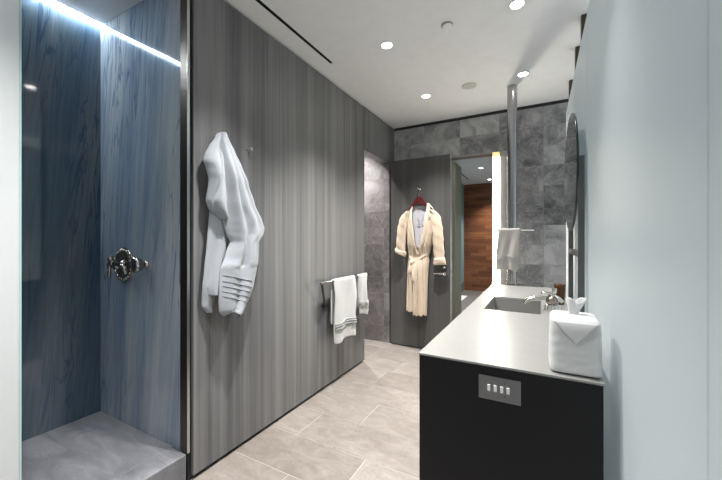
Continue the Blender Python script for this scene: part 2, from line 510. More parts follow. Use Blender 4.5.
# back wall of stacked slate tiles, opening on the right half
OX0, OX1, OZ = -.90, -.300, 2.195
rects = []
rnd = random.Random(11)
for k in range(-5, 3):
    x0 = .037 + .4125 * k
    z = 0.0
    while z < H:
        hh = .4 if rnd.random() < .28 else .2
        if k == -1 and abs(z - 2.0) < .01: hh = .4
        rects.append((x0, z, x0 + .4125, z + hh)); z += hh
bw = tiled('wall_back', rects, [(XW, OZ, OX1, H - .03), (XW, 0, OX0, OZ), (OX1, 0, .95, H - .03)], lambda u, v, d: (u, YB - d, v), .004, M['slate'], M['grout_dark'], .004, 5)
structure(bw)
structure(MB().box((XW - .12, YB + .004, 0), (OX0, YB + .12, H)).box((OX1, YB + .004, 0), (1.0, YB + .12, H)).box((OX0, YB + .004, OZ), (OX1, YB + .12, H)).build('wall_back', M['white_wall']))
structure(MB().box((XW, YB - .004, H - .03), (.95, YB + .004, H)).build('trim_4', M['shadow_gap']))
# metal jamb and head of the doorway
structure(MB().box((-.372, YB - .012, 0), (OX1, YB + .13, OZ)).build('trim_5', M['frame_metal'], bevel=.002))
structure(MB().box((OX0, YB - .004, OZ - .012), (-.372, YB + .13, OZ)).build('trim_6', M['frame_metal']))

# walls behind the camera
structure(MB().box((-3.0, -1.75, 0), (1.0, -1.6, H)).build('wall_front', M['white_wall']))
# shower: side wall, end wall, pan
structure(MB().box((-2.60, -.8, 0), (-2.49, 1.075, H)).build('wall_shower_side', M['blue_shaded']))
structure(MB().box((-2.60, 1.075, 0), (-1.646, 1.19, H)).build('wall_shower_end', M['blue_lit']))
structure(MB().box((-2.60, -.9, 0), (-1.6, -.8, H)).build('wall_shower_front', M['blue_lit']))
structure(MB().box((-1.70, -1.6, 0), (-1.6, -.8, H)).build('wall_corner', M['white_wall']))
pan = MB().box((-2.49, -.8, .0), (-1.72, 1.075, .150)).box((-1.72, -.8, 0), (-1.592, 1.064, .152))
structure(pan.build('floor_shower', M['pan'], bevel=.006))
# frosted fixed panel of the shower
tag(MB().box((-1.615, -.8, .152), (-1.600, .447, H)).build('shower_screen', M['glass_shower']), 'frosted glass fixed panel at the left edge of the shower', 'shower screen')
MB().box((-1.616, .4472, .152), (-1.599, .453, H)).build('polished_edge', M['glass_edge'], bpy.data.objects['shower_screen'])

OZ2 = 2.19
# toilet room seen through the left doorway
rects = []
for k in range(-5, 3):
    x0 = -1.68 + .4125 * k
    z = .0
    while z < H:
        hh = .4 if rnd.random() < .5 else .2
        rects.append((x0, z, x0 + .4125, z + hh)); z += hh
structure(tiled('wall_toilet_back', rects, [(-2.95, 0, XW - .021, OZ2), (-2.95, OZ2, XW - .121, H)], lambda u, v, d: (u, 3.70 - d, v), .004, M['slate_wc'], M['grout_dark'], .003, 9))
structure(MB().box((-3.05, 2.4, 0), (-2.95, 3.86, H)).build('wall_toilet_side', M['white_wall']))
structure(MB().box((-3.05, 2.3, 0), (XW - .12, 2.4, H)).build('wall_toilet_front', M['white_wall']))
structure(MB().box((-3.05, 3.705, 0), (XW - .12, 3.90, H)).build('wall_toilet_rear', M['white_wall']))

# corridor beyond the back doorway
structure(MB().box((-1.78, 3.92, 0), (-1.66, 8.6, H)).build('wall_corridor_left', M['teal_wall']))
structure(MB().box((-1.66, 3.93, 0), (-1.645, 8.49, .22)).build('baseboard_corridor', M['grey_base']))
structure(MB().box((-1.78, 8.5, 0), (0.4, 8.62, H - .0)).build('wall_corridor_end', M['wood']))
structure(MB().box((-.22, 3.93, 0), (-.12, 8.5, H)).build('wall_corridor_right', M['white_wall']))
structure(MB().box((-.905, 3.93, 0), (-.865, 4.27, 2.165)).build('trim_7', M['green_grey'], bevel=.003))

# ------------------------------------------------------------------ frosted glass wall, right
GX = .200
gw = thing('window_1', (GX, 1.3, 0), None, None); gw['kind'] = 'structure'
for a, b in ((-1.6, .612), (.616, 1.890), (1.894, 3.30)):
    MB().box((GX, a, .01), (GX + .012, b, 2.33)).build('glass_panel', M['glass'], gw, .0015, 1)
for y in (2.42, 2.80, 3.36):
    structure(MB().box((.226, y, 0), (.290, y + .05, H)).build('trim_8', M['bronze'], bevel=.002))

# ================================================================== THINGS
# ---- door of the toilet room, opened against the back wall
DY = 3.66
dr = thing('door_1', (-1.57, DY + .02, 0), 'charcoal veneer door swung open in front of the slate back wall', 'door')
dr['kind'] = 'structure'
MB().box((-1.568, DY, .012), (-.862, DY + .042, 2.195)).build('door_leaf', M['veneer_door'], dr, .001, 1)
MB().box((-.8625, DY, .012), (-.858, DY + .042, 2.195)).build('edge_band', M['steel'], dr)
hb = MB().lathe([(.001, 0), (.021, 0), (.021, .008), (.017, .010), (.001, .010)], (-.925, DY, .875), (0, -1, 0))
hb.tube([(-.925, DY - .008, .875), (-.925, DY - .045, .877), (-.935, DY - .056, .879), (-.98, DY - .058, .880), (-1.04, DY - .056, .878)], [.009, .009, .010, .009, .008], 10)
hb.build('lever_handle', M['chrome'], dr)
MB().lathe([(.001, 0), (.017, 0), (.017, .01), (.008, .012), (.008, .025), (.001, .026)], (-.93, DY, .945), (0, -1, 0)).build('thumb_turn', M['chrome'], dr)
MB().box((-.858, DY + .010, .80), (-.8565, DY + .033, 1.0)).box((-.8565, DY + .014, .89), (-.846, DY + .028, .915)).build('lock_plate', M['chrome'], dr)
hk = MB().lathe([(.001, 0), (.013, 0), (.013, .005), (.001, .006)], (-1.21, DY, 1.83), (0, -1, 0))
hk.tube([(-1.21, DY, 1.835), (-1.21, DY - .03, 1.83), (-1.21, DY - .06, 1.822), (-1.21, DY - .075, 1.832), (-1.21, DY - .078, 1.85)], [.005, .005, .005, .005, .006], 8)
hk.build('robe_hook', M['nickel'], dr)


# ---- bathrobe and hanger.  plan of the robe: column a (0..240), row c (0..480) -> metres
def RP(a, c, y):
    return (-1.197 + (a - 118) * .00343, y, 1.931 - c * .0033)


def interp(rows, c):
    if c <= rows[0][0]: return rows[0][1:]
    for p, q in zip(rows, rows[1:]):
        if c <= q[0]:
            t = (c - p[0]) / (q[0] - p[0]); t = t * t * (3 - 2 * t) * .5 + t * .5
            return tuple(a + (b - a) * t for a, b in zip(p[1:], q[1:]))
    return rows[-1][1:]


RB = [(84, 95, 97, 147, 149), (91, 87, 97, 147, 157), (102, 80, 97, 147, 164), (116, 76, 98, 145, 169), (140, 74, 100, 142, 171), (180, 73, 104, 137, 168),
      (215, 75, 109, 130, 160), (245, 78, 116, 121, 153), (262, 80, 121, 114, 149), (280, 78, 124, 109, 150), (320, 76, 122, 105, 147),
      (360, 75, 120, 104, 145), (420, 73, 119, 103, 143), (462, 72, 118, 103, 142)]
YR = DY - .030


def robe_y(a, c):
    """front surface depth of the robe at plan point (a, c)"""
    L, _, _, R_ = interp(RB, c)
    u = min(1, max(0, (a - L) / (R_ - L)))
    prof = max(0, 1 - (2 * u - 1) ** 2) ** .5
    D = .055 + .045 * min(1, max(0, (c - 84) / 50)) - .03 * math.exp(-((c - 262) / 30) ** 2)
    low = min(1, max(0, (c - 262) / 80)); high = 1 - low
    f = .011 * low * sin(a * .42 + .9 * sin(c * .012)) + .006 * low * sin(a * .83 + 1.1)
    f += .005 * high * sin(a * .30 + c * .035) + .006 * math.exp(-((c - 262) / 26) ** 2) * sin(a * .9)
    f += .004 * noise.noise(Vector((a * .05, c * .03, 3)))
    return YR - D * prof - f * prof


robe = thing('bathrobe', (-1.197, YR - .04, .40), 'cream cotton bathrobe with tied belt hanging on the charcoal door', 'bathrobe')


def left_panel(u, v):
    c = 84 + v * (452 - 84); L, l, r, R_ = interp(RB, c); a = L + (l - L) * u
    return RP(a, c + 2.0 * sin(a * .3) * v, robe_y(a, c) + .006 * u * (c > 230))


def right_panel(u, v):
    c = 84 + v * (462 - 84); L, l, r, R_ = interp(RB, c); a = r + (R_ - r) * u
    return RP(a, c + 3.0 * sin(a * .5) * v, robe_y(a, c) - .006 * (1 - u) * min(1, max(0, (c - 200) / 60)))


MB().grid(left_panel, 22, 90).grid(right_panel, 22, 90).build('front', M['robe'], robe, solid=.004, sub=1)


def back_panel(u, v):
    c = 82 + v * (448 - 82); L, _, _, R_ = interp(RB, c); a = L + 1 + (R_ - L - 2) * u
    return RP(a, c, YR - .004 + .003 * sin(a * .3))


MB().grid(back_panel, 24, 60).build('back', M['robe'], robe, solid=.003)


def lining(u, v):
    c = 86 + v * 150; L, l, r, R_ = interp(RB, c); a = l - 6 + (r - l + 12) * u
    return RP(a, c, YR - .012 - .010 * sin(pi * u) * 0 + .002 * sin(a * .4))


MB().grid(lining, 14, 30).build('lining', M['lining'], robe, solid=.002)
em = MB()
for pts in ([(112, 103), (117, 99), (122, 104), (118, 110), (113, 108), (116, 104)], [(126, 114), (131, 125), (129, 138), (124, 145)], [(112, 138), (116, 145), (113, 152), (119, 156), (125, 150), (129, 157)], [(110, 160), (118, 162), (127, 160), (133, 157)], [(113, 128), (111, 135), (115, 140)]):
    em.tube([RP(a, c, YR - .015) for a, c in pts], .0025, 6)
em.build('printed_ornament', M['emblem'], robe)
em = MB()
for pts in ([(151, 128), (155, 124), (158, 128), (154, 133), (151, 130)], [(156, 134), (160, 129), (162, 124)], [(150, 136), (156, 138), (161, 135)]):
    em.tube([RP(a, c, robe_y(a, c) - .008) for a, c in pts], .0028, 6)
em.build('chest_emblem', M['emblem'], robe)
# shawl collar: one strip along each lapel
for side in (0, 1):
    def collar(u, v, side=side):
        c = 82 + v * (258 - 82); L, l, r, R_ = interp(RB, c)
        w = 11 - 2 * v
        a = max(L + .5, l + .5 - w * u) if side == 0 else min(R_ - .5, r - .5 + w * u)
        return RP(a, c, robe_y(a, max(c, 84)) - .0045 - .006 * sin(pi * (.15 + .75 * u)))
    MB().grid(collar, 6, 44).build('collar', M['robe_trim'], robe, solid=.004)
# sleeves
for path in ([(83, 106, 8), (75, 116, 13), (68, 130, 16), (62, 154, 17), (57, 185, 16), (55, 215, 16), (54, 240, 17), (53, 258, 17)],
             [(161, 106, 8), (169, 118, 14), (174, 134, 17), (178, 160, 18), (181, 190, 18), (183, 230, 18), (186, 262, 17), (187, 289, 17)]):
    left = path[0][0] < 100
    rings = []
    for i in range(25):
        t = i / 24 * (len(path) - 1); k = min(int(t), len(path) - 2); q = t - k
        a, c, w = [path[k][j] * (1 - q) + path[k + 1][j] * q for j in range(3)]
        ring = []
        for s in range(20):
            an = 2 * pi * s / 20
            fold = 1 + .07 * sin(c * .16 + 2 * an) + .05 * sin(c * .31 + an * 3)
            da = cos(an) * w * fold * (1.06 if i > 21 else 1)
            tilt = (da * .38 if left else -da * .10) * (i / 24) ** 2
            ring.append(RP(a + da, c + tilt, YR - .040 - .034 * sin(an) * fold))
        rings.append(ring)
    MB().rings(rings, caps=False).build('sleeve', M['robe'], robe, solid=.004, sub=1)
    cr = rings[-4:]
    cuff = MB()
    cen = [sum((Vector(p) for p in r), Vector()) / 20 for r in cr]
    cuff.rings([[c_ + (Vector(p) - c_) * 1.07 for p in r] for r, c_ in zip(cr, cen)], caps=False)
    cuff.build('cuff', M['robe_trim'], robe, solid=.003)
# belt: band, knot and one hanging end
def band(pts, w, th, mb):
    rs = []
    for a, c in pts:
        y = robe_y(a, c) - .006
        rs.append([RP(a, c - w, y), RP(a, c - w * .6, y - th), RP(a, c + w * .6, y - th), RP(a, c + w, y)])
    mb.rings(rs)
bl = MB()
band([(79, 252), (82, 257), (88, 267), (95, 277), (99, 282)], 5, .007, bl)
band([(98, 283), (105, 280), (116, 274), (128, 267), (140, 259), (149, 252)], 4.5, .007, bl)
bl.build('belt', M['robe_trim'], robe, bevel=.002)
yk = robe_y(98, 282) - .018
kn = MB().lathe([(.002, -.018), (.014, -.014), (.021, 0), (.014, .014), (.002, .018)], RP(98, 282, yk), (1, .2, .5), 14)
kn.build('belt_knot', M['robe_trim'], robe, sub=1)
tl = MB()
rs = []
for a, c, w in ((98, 284, 5), (96, 292, 6), (94, 304, 7), (92, 318, 8), (91, 322, 8)):
    y = robe_y(a, c) - .012
    rs.append([RP(a - w, c - 1, y), RP(a - w * .7, c, y - .008), RP(a + w * .7, c + 1, y - .008), RP(a + w, c + 1, y)])
tl.rings(rs)
rs = []
for a, c, w in ((100, 284, 5), (103, 296, 5), (106, 320, 5), (107, 345, 5)):
    y = robe_y(a, c) - .010
    rs.append([RP(a - w, c, y), RP(a - w * .7, c, y - .006), RP(a + w * .7, c, y - .006), RP(a + w, c, y)])
tl.rings(rs)
tl.build('belt_end', M['robe_trim'], robe, bevel=.002)

# hanger: contoured dark red wood shoulders + steel hook
hg = thing('coat_hanger', (-1.20, YR - .04, 1.62), 'dark red wooden hanger holding the cream bathrobe', 'hanger')
up = [(80, 100), (92, 88), (100, 76), (108, 64), (114, 59), (119, 57), (124, 59), (130, 64), (138, 76), (147, 88), (165, 100)]
lo = [(160, 103), (146, 96), (132, 86), (119, 82), (106, 86), (94, 97), (84, 104)]
MB().extrude([RP(a, c, YR - .028) for a, c in up + lo], (0, -.022, 0)).build('shoulder_bar', M['hanger'], hg, .004, 3)
MB().tube([RP(118, 62, YR - .04), RP(118, 46, YR - .042), RP(121, 38, YR - .042), RP(119, 31, YR - .042), RP(114, 30, YR - .042), RP(111, 36, YR - .042)], .0022, 8).build('hook', M['steel'], hg)

# ---- bath towel hanging on the panel wall
TR = [(1.835, 1.217, 1.238), (1.79, 1.205, 1.262), (1.74, 1.200, 1.290), (1.665, 1.198, 1.325), (1.57, 1.200, 1.362), (1.46, 1.206, 1.410),
      (1.36, 1.214, 1.478), (1.32, 1.222, 1.497), (1.285, 1.236, 1.490), (1.24, 1.260, 1.444), (1.16, 1.226, 1.450), (1.09, 1.190, 1.447), (.985, 1.184, 1.418), (.93, 1.182, 1.394), (.87, 1.186, 1.356), (.84, 1.215, 1.310)]


def t_rows(z):
    return interp([(-a, b, c) for a, b, c in TR], -z)


def drape(u, z):
    a, b = t_rows(z)
    y = a + (b - a) * u
    k = min(1, max(0, (1.835 - z) / .25))
    fold = .020 * sin(u * 9.5 - 1.2 + 1.6 * (1.835 - z)) + .010 * sin(u * 19 + 2.0)
    fold *= k * (.65 if z < 1.1 else 1)
    d = .045 + .085 * max(0, sin(pi * (.06 + .88 * u))) ** .6 * (.45 + .55 * k) + fold * .9
    crease = math.exp(-((u - .30 - .12 * k) / .07) ** 2) * .030 * k * max(0, 1 - (1.835 - z) / .55)
    d += .006 * noise.noise(Vector((y * 14, z * 10, 1.0))) - crease
    return (XW + max(.012, d), y, z + (.018 * sin(u * 5) if z < .86 else 0))


bt = thing('bath_towel', (XW + .05, 1.28, .84), 'pale grey bath towel hanging in folds on the grey veneer wall', 'towel')
MB().grid(lambda u, v: drape(u, 1.835 - v * .995), 44, 90).build('front_fold', M['towel_grey'], bt, solid=.007, sub=1)


FL = [(1.42, 1.175, 1.262), (1.36, 1.166, 1.270), (1.22, 1.148, 1.275), (1.10, 1.134, 1.245), (1.00, 1.125, 1.222), (.955, 1.138, 1.205)]
F2 = [(1.05, 1.140, 1.225), (.98, 1.126, 1.220), (.90, 1.130, 1.205), (.875, 1.150, 1.195), (.862, 1.165, 1.185)]
LB = [(1.83, 1.214, 1.226), (1.79, 1.188, 1.226), (1.74, 1.152, 1.225), (1.70, 1.132, 1.224), (1.665, 1.124, 1.222), (1.62, 1.138, 1.220), (1.57, 1.145, 1.220), (1.46, 1.134, 1.222), (1.42, 1.150, 1.224), (1.385, 1.185, 1.226), (1.365, 1.205, 1.228)]


def sheet(rows, depth):
    def fn(u, v):
        z = rows[0][0] + (rows[-1][0] - rows[0][0]) * v
        a, b = interp([(-p, q, r) for p, q, r in rows], -z)
        return (XW + depth(u, v, z), a + (b - a) * u, z + .004 * noise.noise(Vector((u * 4, v * 9, 5))))
    return fn


MB().grid(sheet(FL, lambda u, v, z: .026 + .050 * min(1, u * 2.2) - .050 * max(0, u - .55) / .45 + .008 * sin(u * 8 + v * 3)), 18, 40).build('rear_fold', M['towel_grey'], bt, solid=.007, sub=1)
MB().grid(sheet(F2, lambda u, v, z: .014 + .030 * sin(pi * min(1, .1 + u)) + .004 * sin(v * 6)), 12, 20).build('rear_fold', M['towel_grey'], bt, solid=.006, sub=1)
MB().grid(sheet(LB, lambda u, v, z: .030 + (.030 + .055 * min(1, v * 2)) * max(0, sin(pi * (.05 + .80 * u))) ** .7 - .018 * math.exp(-((u - .45 - .2 * sin(v * 5)) / .14) ** 2) * min(1, v * 4) + .006 * sin(v * 13 + u * 5)), 24, 44).build('side_fold', M['towel_grey'], bt, solid=.008, sub=1)
bd = MB()
for (z0, z1, ua, ub) in ((1.060, 1.030, .03, .80), (1.030, .995, .03, .82), (1.004, .966, .03, .85), (.976, .938, .03, .88), (.950, .908, .03, .90)):
    rs = []
    for i in range(15):
        t = i / 14; u = ua + (ub - ua) * t; z = z0 + (z1 - z0 - .02) * t
        p = drape(u, z)
        rs.append([(p[0] + .006, p[1], p[2] - .0035), (p[0] + .0105, p[1], p[2]), (p[0] + .006, p[1], p[2] + .0035), (p[0] - .001, p[1], p[2])])
    bd.rings(rs)
bd.build('woven_band', M['band'], bt)
ho = MB().lathe([(.001, 0), (.010, 0), (.010, .006), (.005, .010), (.005, .022), (.011, .028), (.011, .034), (.001, .038)], (XW, 1.462, 1.806), (1, 0, 0), 16)
tag(ho.build('robe_hook', M['steel'], origin=(XW, 1.462, 1.806)), 'bare round metal hook on the veneer wall, right of the bath towel', 'hook')
ho = MB().lathe([(.001, 0), (.010, 0), (.010, .006), (.005, .010), (.005, .022), (.009, .026), (.001, .030)], (XW, 1.227, 1.815), (1, 0, 0), 16)
tag(ho.build('robe_hook', M['nickel'], origin=(XW, 1.227, 1.815)), 'metal hook hidden under the top of the hanging bath towel', 'hook')

# ---- towel bar with two towels
BX, BZ = XW + .072, .905
tb = thing('towel_rail', (XW, 2.53, BZ), 'dark bronze towel rail on the veneer wall with curved end bracket', 'towel rail')
MB().tube([(BX, 2.135, BZ), (BX, 2.955, BZ)], .0105, 12).build('rail', M['nickel'], tb)
for y, q in ((2.150, 1), (2.945, -.5)):
    br = MB().tube([(BX, y, BZ), (BX, y + .012 * q, BZ - .06), (BX - .012, y + .045 * q, BZ - .12), (XW + .036, y + .085 * q, BZ - .17), (XW + .005, y + .125 * q, BZ - .21)], [.011, .010, .009, .009, .010], 10)
    br.lathe([(.001, 0), (.016, 0), (.016, .006), (.001, .008)], (XW, y + .125 * q, BZ - .21), (1, 0, 0), 16)
    br.build('bracket', M['bronze'], tb)


def hung_towel(name, y0, y1, zf, zb, label, x0, z0, seed, mat, rr=.020, axis='y', bandz=(.09, .13), grp=None, lean=.035):
    """folded towel over a bar; axis y: bar runs along y and the room is at +x; axis x: bar along x, front towards -y"""
    n = 16
    prof = []
    for i in range(n + 1): prof.append((-rr, zb + (z0 - zb) * i / n))
    for i in range(1, 9):
        w = pi - pi * i / 9; prof.append((rr * cos(w), z0 + rr * sin(w)))
    for i in range(n * 2 + 1): prof.append((rr, z0 - (z0 - zf) * i / (n * 2)))
    def S(u, v, off=0.0):
        t = v * (len(prof) - 1); k = min(int(t), len(prof) - 2); q = t - k
        d = prof[k][0] * (1 - q) + prof[k + 1][0] * q; z = prof[k][1] * (1 - q) + prof[k + 1][1] * q
        drop = max(0, z0 - z)
        w = (y1 - y0)
        y = y0 + w * u + (.010 * sin(drop * 9 + seed) + lean * drop) * (1 if d > 0 else .4)
        bulge = (.010 * sin(u * 7 + seed) + .007 * sin(u * 13 + drop * 8 + seed)) * min(1, drop / .15)
        edge = -.012 * (abs(2 * u - 1) ** 6)
        zz = z - (.020 * u * (seed % 2) + .012 * sin(u * 6 + seed)) * max(0, min(1, drop / max(.05, z0 - zf)))
        dd = d + (bulge + edge + .01 * drop + off) * (1 if d > 0 else -.25)
        dd = max(dd, -rr - .006)
        return (x0 + dd, y, zz) if axis == 'y' else (y, x0 - dd, zz)
    base = (x0, (y0 + y1) / 2, zf) if axis == 'y' else ((y0 + y1) / 2, x0, zf)
    t = thing(name, base, label, 'towel', grp)
    MB().grid(lambda u, v: S(u, v), 20, 60).build('cloth', mat, t, solid=.009, sub=1, offset=1 if axis == 'y' else 1)
    total = len(prof) - 1
    v_of = lambda drop: (n + 8 + 2 * n * drop / (z0 - zf)) / total
    L = z0 - zf
    b = MB()
    for dz in bandz:
        rs = []
        for i in range(21):
            u = .015 + .97 * i / 20
            p = Vector(S(u, v_of(L - dz), .0125)); q = Vector(S(u, v_of(L - dz - .007), .0125))
            nrm = Vector((1, 0, 0)) if axis == 'y' else Vector((0, -1, 0))
            rs.append([p - nrm * .008, p, q, q - nrm * .008])
        b.rings(rs)
    b.build('woven_band', M['band_light'], t)
    return t


hung_towel('hand_towel', 2.295, 2.665, .392, .55, 'white hand towel, larger and nearer of two on the wall rail', BX, BZ, 1, M['towel_white'], bandz=(.105, .125, .145), grp='towels on the wall rail')
hung_towel('hand_towel', 2.735, 2.925, .535, .60, 'small white towel at far end of the wall rail', BX, BZ, 4, M['towel_white'], bandz=(.07, .085, .10), grp='towels on the wall rail')

# ---- steel pole with towel arm
PX, PY = -.215, 3.255
pl = thing('pole', (PX, PY, 0), 'polished steel floor-to-ceiling pole behind the far end of the counter', 'pole')
MB().lathe([(.041, 0), (.041, H)], (PX, PY, 0), n=40).build('shaft', M['pole_steel'], pl)
MB().lathe([(.001, 0), (.06, 0), (.06, .008), (.042, .010), (.001, .010)], (PX, PY, 0)).build('floor_flange', M['pole_steel'], pl)
ta = MB().tube([(-.335, 3.185, 1.335), (-.04, 3.185, 1.335)], .007, 10)
ta.tube([(PX, 3.185, 1.335), (PX, 3.225, 1.335)], .009, 10)
ta.build('towel_arm', M['chrome'], pl)
hung_towel('hand_towel', -.333, -.155, .985, 1.0, 'warm grey hand towel draped on the arm of the steel pole', 3.185, 1.335, 2, M['towel_beige'], rr=.018, axis='x', bandz=(.085, .105), lean=-.01)

# ---- warm light strip on the jamb
sp = thing('light_strip', (-.405, YB, 0), 'tall warm glowing light strip beside the back doorway', 'light')
MB().box((-.436, YB - .030, .02), (-.376, YB + .03, 2.135)).build('diffuser', M['strip'], sp, .002)
MB().box((-.436, YB - .028, 2.137), (-.376, YB + .03, 2.185)).box((-.4405, YB - .028, .02), (-.4365, YB + .03, 2.185)).build('amber_edge', M['strip_cap'], sp)
MB().box((-.4405, YB + .03, 0), (-.372, YB + .06, 2.19)).build('backplate', M['frame_metal'], sp)

# ---- shower LED line and fittings
ls = thing('led_strip', (-2.482, .1, 2.608), 'cool white light line along the top of the blue shower wall', 'light')
MB().box((-2.480, -.79, 2.6272), (-2.466, 1.072, 2.6292)).build('diffuser', M['led'], ls)
MB().box((-2.4895, -.79, 2.6292), (-2.462, 1.073, 2.6305)).build('channel', M['steel'], ls)
VX, VZ, VY = -2.195, 1.102, 1.075
sv = thing('shower_valve', (VX, VY, VZ), 'ornate aged nickel shower valve with round plate and curved lever', 'shower valve')
MB().lathe([(.001, 0), (.100, 0), (.104, .004), (.100, .010), (.082, .012), (.078, .018), (.070, .018), (.060, .014), (.040, .020), (.001, .022)], (VX, VY, VZ), (0, -1, 0), 40).build('escutcheon', M['nickel'], sv)
rm = MB()
for k in range(22):
    w = 2 * pi * k / 22
    rm.lathe([(.001, -.004), (.010, -.002), (.011, .004), (.006, .009), (.001, .010)], (VX + .088 * cos(w), VY - .012, VZ + .088 * sin(w)), (0, -1, 0), 8)
rm.build('beaded_rim', M['nickel'], sv)
MB().lathe([(.040, .012), (.036, .022), (.026, .028), (.024, .040), (.030, .048), (.028, .060), (.012, .068), (.001, .069)], (VX, VY, VZ), (0, -1, 0), 24).build('stem', M['nickel'], sv)
lv = MB().tube([(VX + .0, VY - .052, VZ + .012), (VX + .035, VY - .055, VZ + .006), (VX + .065, VY - .052, VZ + .002), (VX + .090, VY - .050, VZ - .014), (VX + .105, VY - .048, VZ - .048)], [.018, .015, .014, .015, .008], 12)
lv.tube([(VX - .005, VY - .055, VZ + .010), (VX - .035, VY - .058, VZ + .014), (VX - .056, VY - .058, VZ + .004), (VX - .062, VY - .056, VZ - .03), (VX - .064, VY - .056, VZ - .075)], [.018, .016, .014, .008, .010], 12)
lv.lathe([(.001, -.02), (.014, -.012), (.018, 0), (.014, .012), (.001, .02)], (VX - .040, VY - .058, VZ + .035), (0, 0, 1), 14)
lv.build('lever', M['nickel'], sv)
dv = MB().lathe([(.001, 0), (.022, 0), (.024, .006), (.014, .010), (.016, .020), (.030, .032), (.046, .060), (.043, .072), (.024, .076), (.001, .077)], (-1.965, VY, 1.112), (0, -1, 0), 40, flute=(10, .22))
tag(dv.build('diverter_knob', M['nickel'], origin=(-1.965, VY, 1.112)), 'small fluted knob on the blue shower wall beside the valve', 'knob')

# ---- vanity
CX0, CX1, CY0, CY1, CZ = -.378, .160, 1.133, 3.19, .850
vc = thing('vanity_cabinet', ((CX0 + CX1) / 2, (CY0 + CY1) / 2, 0), 'long near-black vanity cabinet along the frosted glass wall', 'cabinet')
SK = (-.283, .010, 2.02, 2.51)
body = MB()
t = .018
body.box((CX0 + .002, CY0, .02), (CX1 - .002, CY0 + t, CZ - .0085)).box((CX0 + .002, CY1 - t, .08), (CX1 - .002, CY1, CZ - .0085))
body.box((CX1 - t, CY0 + t, .08), (CX1 - .002, CY1 - t, CZ - .0085)).box((CX0 + .02, CY0 + t, .08), (CX1 - t, CY1 - t, .10))
body.box((CX0 + .02, CY0 + t, .10), (CX0 + .03, CY1 - t, CZ - .0085))
body.build('carcass', M['black_cabinet'], vc, .001, 1)
MB().box((CX0 + .05, CY0 + .03, 0), (CX1 - .01, CY1 - .03, .08)).build('plinth', M['shadow_gap'], vc)
for k in range(4):
    a = CY0 + t + .002 + k * ((CY1 - CY0 - 2 * t - .004) / 4); b = a + (CY1 - CY0 - 2 * t - .004) / 4 - .003
    MB().box((CX0 + .002, a, .085), (CX0 + .020, b, CZ - .03)).build('door', M['black_cabinet'], vc, .001, 1)
ct = MB()
xs = [CX0, SK[0], SK[1], CX1 + .002]; ys = [CY0 - .003, SK[2], SK[3], CY1 + .004]
V = [(x, y, z) for z in (CZ - .008, CZ) for y in ys for x in xs]
F = []
for j in range(3):
    for i in range(3):
        if (i, j) == (1, 1): continue
        q = [j * 4 + i, j * 4 + i + 1, (j + 1) * 4 + i + 1, (j + 1) * 4 + i]
        F.append(tuple(p + 16 for p in q)); F.append(tuple(reversed(q)))
def side(p, q): F.append((p, q, q + 16, p + 16))
for i in range(3): side(i, i + 1); side(12 + i + 1, 12 + i); side(4 * (i + 1), 4 * i); side(4 * i + 3, 4 * i + 7)
side(6, 5); side(9, 10); side(5, 9); side(10, 6)
ct.add(V, F)
tag(ct.build('countertop', M['counter'], bevel=.0015), 'pale grey concrete countertop on the long black vanity', 'countertop')
sk = thing('sink', ((SK[0] + SK[1]) / 2, (SK[2] + SK[3]) / 2, CZ - .14), 'rectangular grey sink sunk into the pale counter', 'sink')
sb = MB()
i0, i1, j0, j1 = SK; zt, zb_ = CZ - .0085, CZ - .135
e = .001; w = .012
sb.add([(i0 - w, j0 - w, zt), (i1 + w, j0 - w, zt), (i1 + w, j1 + w, zt), (i0 - w, j1 + w, zt),
        (i0 + e, j0 + e, zt), (i1 - e, j0 + e, zt), (i1 - e, j1 - e, zt), (i0 + e, j1 - e, zt),
        (i0 + .008, j0 + .008, zb_), (i1 - .008, j0 + .008, zb_), (i1 - .008, j1 - .008, zb_), (i0 + .008, j1 - .008, zb_),
        (i0 - w, j0 - w, zb_ - w), (i1 + w, j0 - w, zb_ - w), (i1 + w, j1 + w, zb_ - w), (i0 - w, j1 + w, zb_ - w)],
       [(0, 1, 5, 4), (1, 2, 6, 5), (2, 3, 7, 6), (3, 0, 4, 7), (4, 5, 9, 8), (5, 6, 10, 9), (6, 7, 11, 10), (7, 4, 8, 11), (8, 9, 10, 11),
        (0, 12, 13, 1), (1, 13, 14, 2), (2, 14, 15, 3), (3, 15, 12, 0), (12, 15, 14, 13)])
sb.build('basin', M['sink'], sk, .002)
MB().lathe([(.001, 0), (.024, 0), (.024, .003), (.018, .005), (.001, .004)], (-.137, 2.265, zb_ + .0005)).build('drain', M['chrome'], sk)

# faucet
FX, FY = .064, 2.150
fc = thing('faucet', (FX, FY, CZ), 'ornate chrome single-hole faucet beside the sink', 'faucet')
MB().lathe([(.001, 0), (.038, 0), (.042, .006), (.041, .024), (.033, .036), (.020, .040), (.001, .040)], (FX, FY, CZ), n=60, flute=(12, .20)).build('fluted_base', M['chrome'], fc)
MB().lathe([(.018, .036), (.030, .044), (.035, .058), (.033, .072), (.025, .082), (.016, .088), (.001, .09)], (FX, FY, CZ), n=28).build('body', M['nickel'], fc)
MB().tube([(FX, FY, CZ + .058), (FX - .04, FY + .004, CZ + .066), (FX - .08, FY + .008, CZ + .064), (FX - .115, FY + .011, CZ + .056), (FX - .135, FY + .013, CZ + .040), (FX - .137, FY + .013, CZ + .030)], [.021, .016, .013, .014, .015, .014], 14).build('spout', M['chrome'], fc)
hd = MB().tube([(FX + .005, FY, CZ + .082), (FX - .012, FY - .004, CZ + .096), (FX - .035, FY - .008, CZ + .102), (FX - .058, FY - .012, CZ + .100)], [.014, .016, .017, .009], 12, flat=(.55, (0, 0, 1)))
hd.tube([(FX, FY, CZ + .085), (FX + .012, FY, CZ + .110), (FX + .010, FY, CZ + .128)], [.012, .011, .013], 12)
